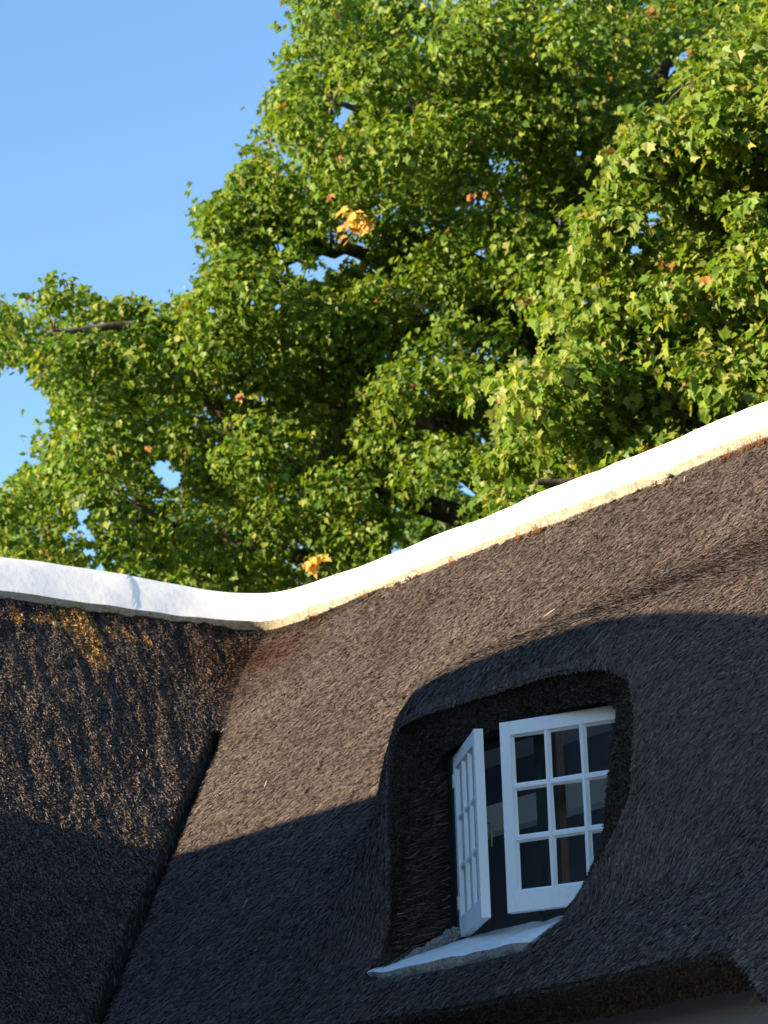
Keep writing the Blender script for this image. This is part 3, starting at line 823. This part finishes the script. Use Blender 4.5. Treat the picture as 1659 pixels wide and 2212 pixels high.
def limb(mb, pts, r0, r1, seed, n=14):
    pts = V(pts, float); t = np.linspace(0, len(pts) - 1, n)
    # Catmull-Rom through the points
    pp = np.concatenate([[2 * pts[0] - pts[1]], pts, [2 * pts[-1] - pts[-2]]]); out = []
    for a in t:
        i = min(int(a), len(pts) - 2); u = a - i; p0, p1, p2, p3 = pp[i:i + 4]
        out.append(.5 * (2 * p1 + (p2 - p0) * u + (2 * p0 - 5 * p1 + 4 * p2 - p3) * u * u + (3 * p1 - p0 - 3 * p2 + p3) * u ** 3))
    out = V(out); sc = np.linalg.norm(pts[-1] - pts[0])
    out += sc * .015 * np.stack([vnoise(t * 2, seed, k, 5) for k in range(3)], -1) * np.minimum(t, 1)[:, None]
    tube(mb, out, np.linspace(r0, r1, n), 8)
    return out

def build_tree(name, label, base, fork, limbs, cfg, r_trunk, extra=None):
    root = empty(name, tuple(base)); tag(root, label, 'tree')
    inv_ = Matrix.Translation(-Vector(base))
    tb = MB(); limb(tb, [base, (V(base) + V(fork)) / 2 + V([.15, .1, 0]), fork], r_trunk, r_trunk * .7, 3, 16)
    br = MB(); nodes = []
    for i, l in enumerate(limbs):
        o = limb(br, [fork] + l, r_trunk * .42, r_trunk * .07, 10 + i, 18); nodes.append(o[3:])
    nodes = np.concatenate(nodes)
    cr = MB(); C = []
    for c in cfg: C.append(crown(cr, **c))
    C = np.concatenate(C)
    for i, c in enumerate(C):
        if i % 5 < (2 if r_trunk > .4 else 4): continue         # a bough from the nearest limb to each leaf cluster
        d = np.linalg.norm(nodes - c + V([0, 0, .3]), axis=1); k = int(np.argmin(d)); p = nodes[k]
        if d[k] > 1.7: continue
        mid = (p + c) / 2 + V([0, 0, .12 * d[k]]) + RNG.normal(0, .08, 3)
        limb(br, [p, mid, c], .007 + .005 * d[k], .003, 40 + i, 7)
    objs = [tb.build('trunk', [M_BARK], root, True), br.build('branches', [M_BARK], root, True), cr.build('crown', [M_LEAF], root)]
    if extra: objs += extra(root)
    for o in objs: o.matrix_parent_inverse = inv_
    return root

W_MID = V([.26, .32, .20, .09, .10, .03]); W_LIGHT = V([.16, .30, .26, .14, .06, .08]); W_DARK = V([.25, .0, .0, 0, .75, 0])
HOLES = [(722, 560, 34), (688, 590, 30), (640, 578, 22), (770, 546, 24), (605, 535, 15), (1480, 120, 18), (1440, 150, 26), (1410, 470, 26), (1385, 500, 18), (350, 1010, 28), (372, 1035, 24),
         (178, 1110, 20), (185, 1150, 24), (196, 1195, 20), (1275, 650, 20), (340, 335, 1), (755, 232, 26), (735, 262, 20), (560, 860, 12), (1370, 540, 22), (215, 1240, 24), (920, 850, 8), (1205, 480, 16), (545, 655, 12),
         (1040, 548, 18), (460, 668, 14), (600, 662, 14), (185, 670, 14), (1480, 62, 16), (880, 1110, 10), (1110, 700, 12), (950, 300, 8), (1250, 330, 10)]
GAP = [(900, 1145, 42), (955, 1098, 44), (1008, 1062, 32), (860, 1185, 26)]
P_MAIN = V([(620, -60), (635, 0), (635, 60), (592, 95), (582, 160), (600, 205), (585, 250), (545, 285), (515, 330), (500, 375), (520, 415), (460, 430), (400, 435), (405, 480), (435, 530), (425, 590), (395, 630),
            (350, 665), (300, 640), (240, 640), (170, 615), (105, 610), (65, 645), (0, 660), (-80, 640), (-80, 790), (20, 780), (60, 815), (105, 850), (95, 900), (35, 915), (45, 950), (90, 990), (60, 1030), (10, 1050), (-70, 1070), (-70, 1400), (900, 1400),
            (1700, 1000), (1700, -60)], float)
P_RIGHT = V([(1045, 1200), (1035, 1010), (1070, 930), (1060, 860), (1150, 800), (1215, 740), (1190, 650), (1225, 560), (1235, 470), (1290, 400), (1310, 320), (1400, 270), (1490, 230), (1500, 150), (1570, 90), (1590, 20), (1720, -60), (1900, -60), (1900, 1200)], float)
fork = at(1180, 1500, 33); base = V([fork[0], fork[1], 0.0])
LB = [[at(1130, 1150, 33), at(900, 955, 32), at(740, 1000, 31), at(560, 900, 30.5)],
      [at(1080, 1150, 33), at(650, 1010, 31.5), at(520, 930, 31), at(330, 700, 31), at(120, 720, 30.5)],
      [at(1150, 1000, 33.5), at(1095, 700, 33), at(1060, 600, 33), at(980, 575, 32.5), at(860, 610, 32.2), at(780, 548, 32), at(700, 535, 31.6), at(640, 560, 31.3), at(590, 600, 31.2)],
      [at(1180, 900, 34), at(1190, 400, 34), at(1080, 235, 33), at(900, 240, 32), at(720, 220, 32)],
      [at(1190, 900, 34), at(1330, 400, 34), at(1440, 170, 34), at(1500, -50, 34)],
      [at(1180, 800, 34), at(1000, 300, 35), at(800, 60, 34), at(700, -60, 34)],
      [at(1120, 1250, 33), at(800, 1230, 32), at(500, 1180, 32), at(300, 1100, 31.5)],
      [at(1200, 1100, 34), at(1400, 700, 35), at(1600, 400, 36)],
      [at(1150, 1150, 32), at(800, 800, 31), at(620, 690, 31.5)],
      [at(1150, 700, 33), at(1170, 300, 32), at(1250, 240, 31), at(1120, 60, 31)]]
def autumn(root):
    a = MB(); out = []
    for pts, D in (([(745, 455), (758, 480), (770, 470), (742, 505), (775, 490), (795, 478), (738, 510), (755, 495), (785, 485)], 29.0), ([(675, 1215), (688, 1210), (684, 1222), (697, 1212)], 28.5)):
        for q in pts:
            c = at(q[0], q[1], D); P, N, T, s = clump_leaves(a, c, .10, 4, .10, None)
            N = nrm(N + 1.2 * V([.3, -1, .2])); cc = V([[.60, .32, .05], [.66, .42, .08], [.50, .22, .05], [.45, .36, .06]])[RNG.integers(0, 4, len(P))]
            leaves(a, P, N, T, s, cc)
    for q in [(712, 428), (1410, 28), (1018, 425), (1045, 418), (515, 858), (1135, 648)]:
        c = at(q[0], q[1], 28.6); P, N, T, s = clump_leaves(a, c, .05, 4, .085, None)
        N = nrm(N + V([.3, -1, .2])); leaves(a, P, N, T, s, V([[.30, .11, .05], [.36, .16, .05]])[RNG.integers(0, 2, len(P))])
    o = a.build('autumn_leaves', [M_LEAF], root); tag(o, 'small bunches of orange and rust leaves'); return [o]
cfg = [dict(poly=P_MAIN, dmin=29.0, dmax=33.5, nclump=560, per=330, R=.44, size=.080, w=W_MID, holes=HOLES + GAP, seed=5, brown=.004),
       dict(poly=P_MAIN + V([12, 12]), dmin=33.5, dmax=38, nclump=340, per=300, R=.6, size=.09, w=W_MID, holes=HOLES + GAP, seed=6)]
build_tree('plane_tree', 'large green plane tree with a few orange leaves, filling the sky behind the roof', base, fork, LB, cfg, .42, autumn)

fork2 = at(1750, 1500, 24); base2 = V([fork2[0], fork2[1], 0.0])
LB2 = [[at(1700, 1150, 24), at(1500, 900, 23), at(1300, 830, 22.5), at(1150, 900, 22)], [at(1720, 1000, 24), at(1600, 600, 24), at(1450, 420, 23.5), at(1380, 330, 23)],
       [at(1760, 900, 25), at(1700, 400, 25), at(1620, 100, 24.5)], [at(1650, 1250, 23), at(1400, 1080, 22.5), at(1150, 1050, 22)]]
cfg2 = [dict(poly=P_RIGHT, dmin=21.5, dmax=25.5, nclump=330, per=330, R=.40, size=.086, w=W_LIGHT, holes=HOLES, seed=8, brown=.006, soft=2.2)]
build_tree('plane_tree', 'nearer plane tree with larger yellow green leaves at the right, just above the white ridge', base2, fork2, LB2, cfg2, .35)

fork3 = at(950, 1420, 50); base3 = V([fork3[0], fork3[1], 0.0])
P_FAR = V([(850, 1300), (860, 1120), (900, 1060), (960, 1045), (1030, 1080), (1090, 1040), (1150, 1100), (1180, 1300)], float)
cfg3 = [dict(poly=P_FAR, dmin=47, dmax=52, nclump=90, per=260, R=.8, size=.13, w=W_DARK, seed=11, brown=0)]
build_tree('dark_tree', 'dark blue green tree far behind, low in the gap above the ridge', base3, fork3, [[at(930, 1250, 50), at(920, 1120, 50)], [at(1000, 1250, 50), at(1050, 1120, 50)]], cfg3, .3)
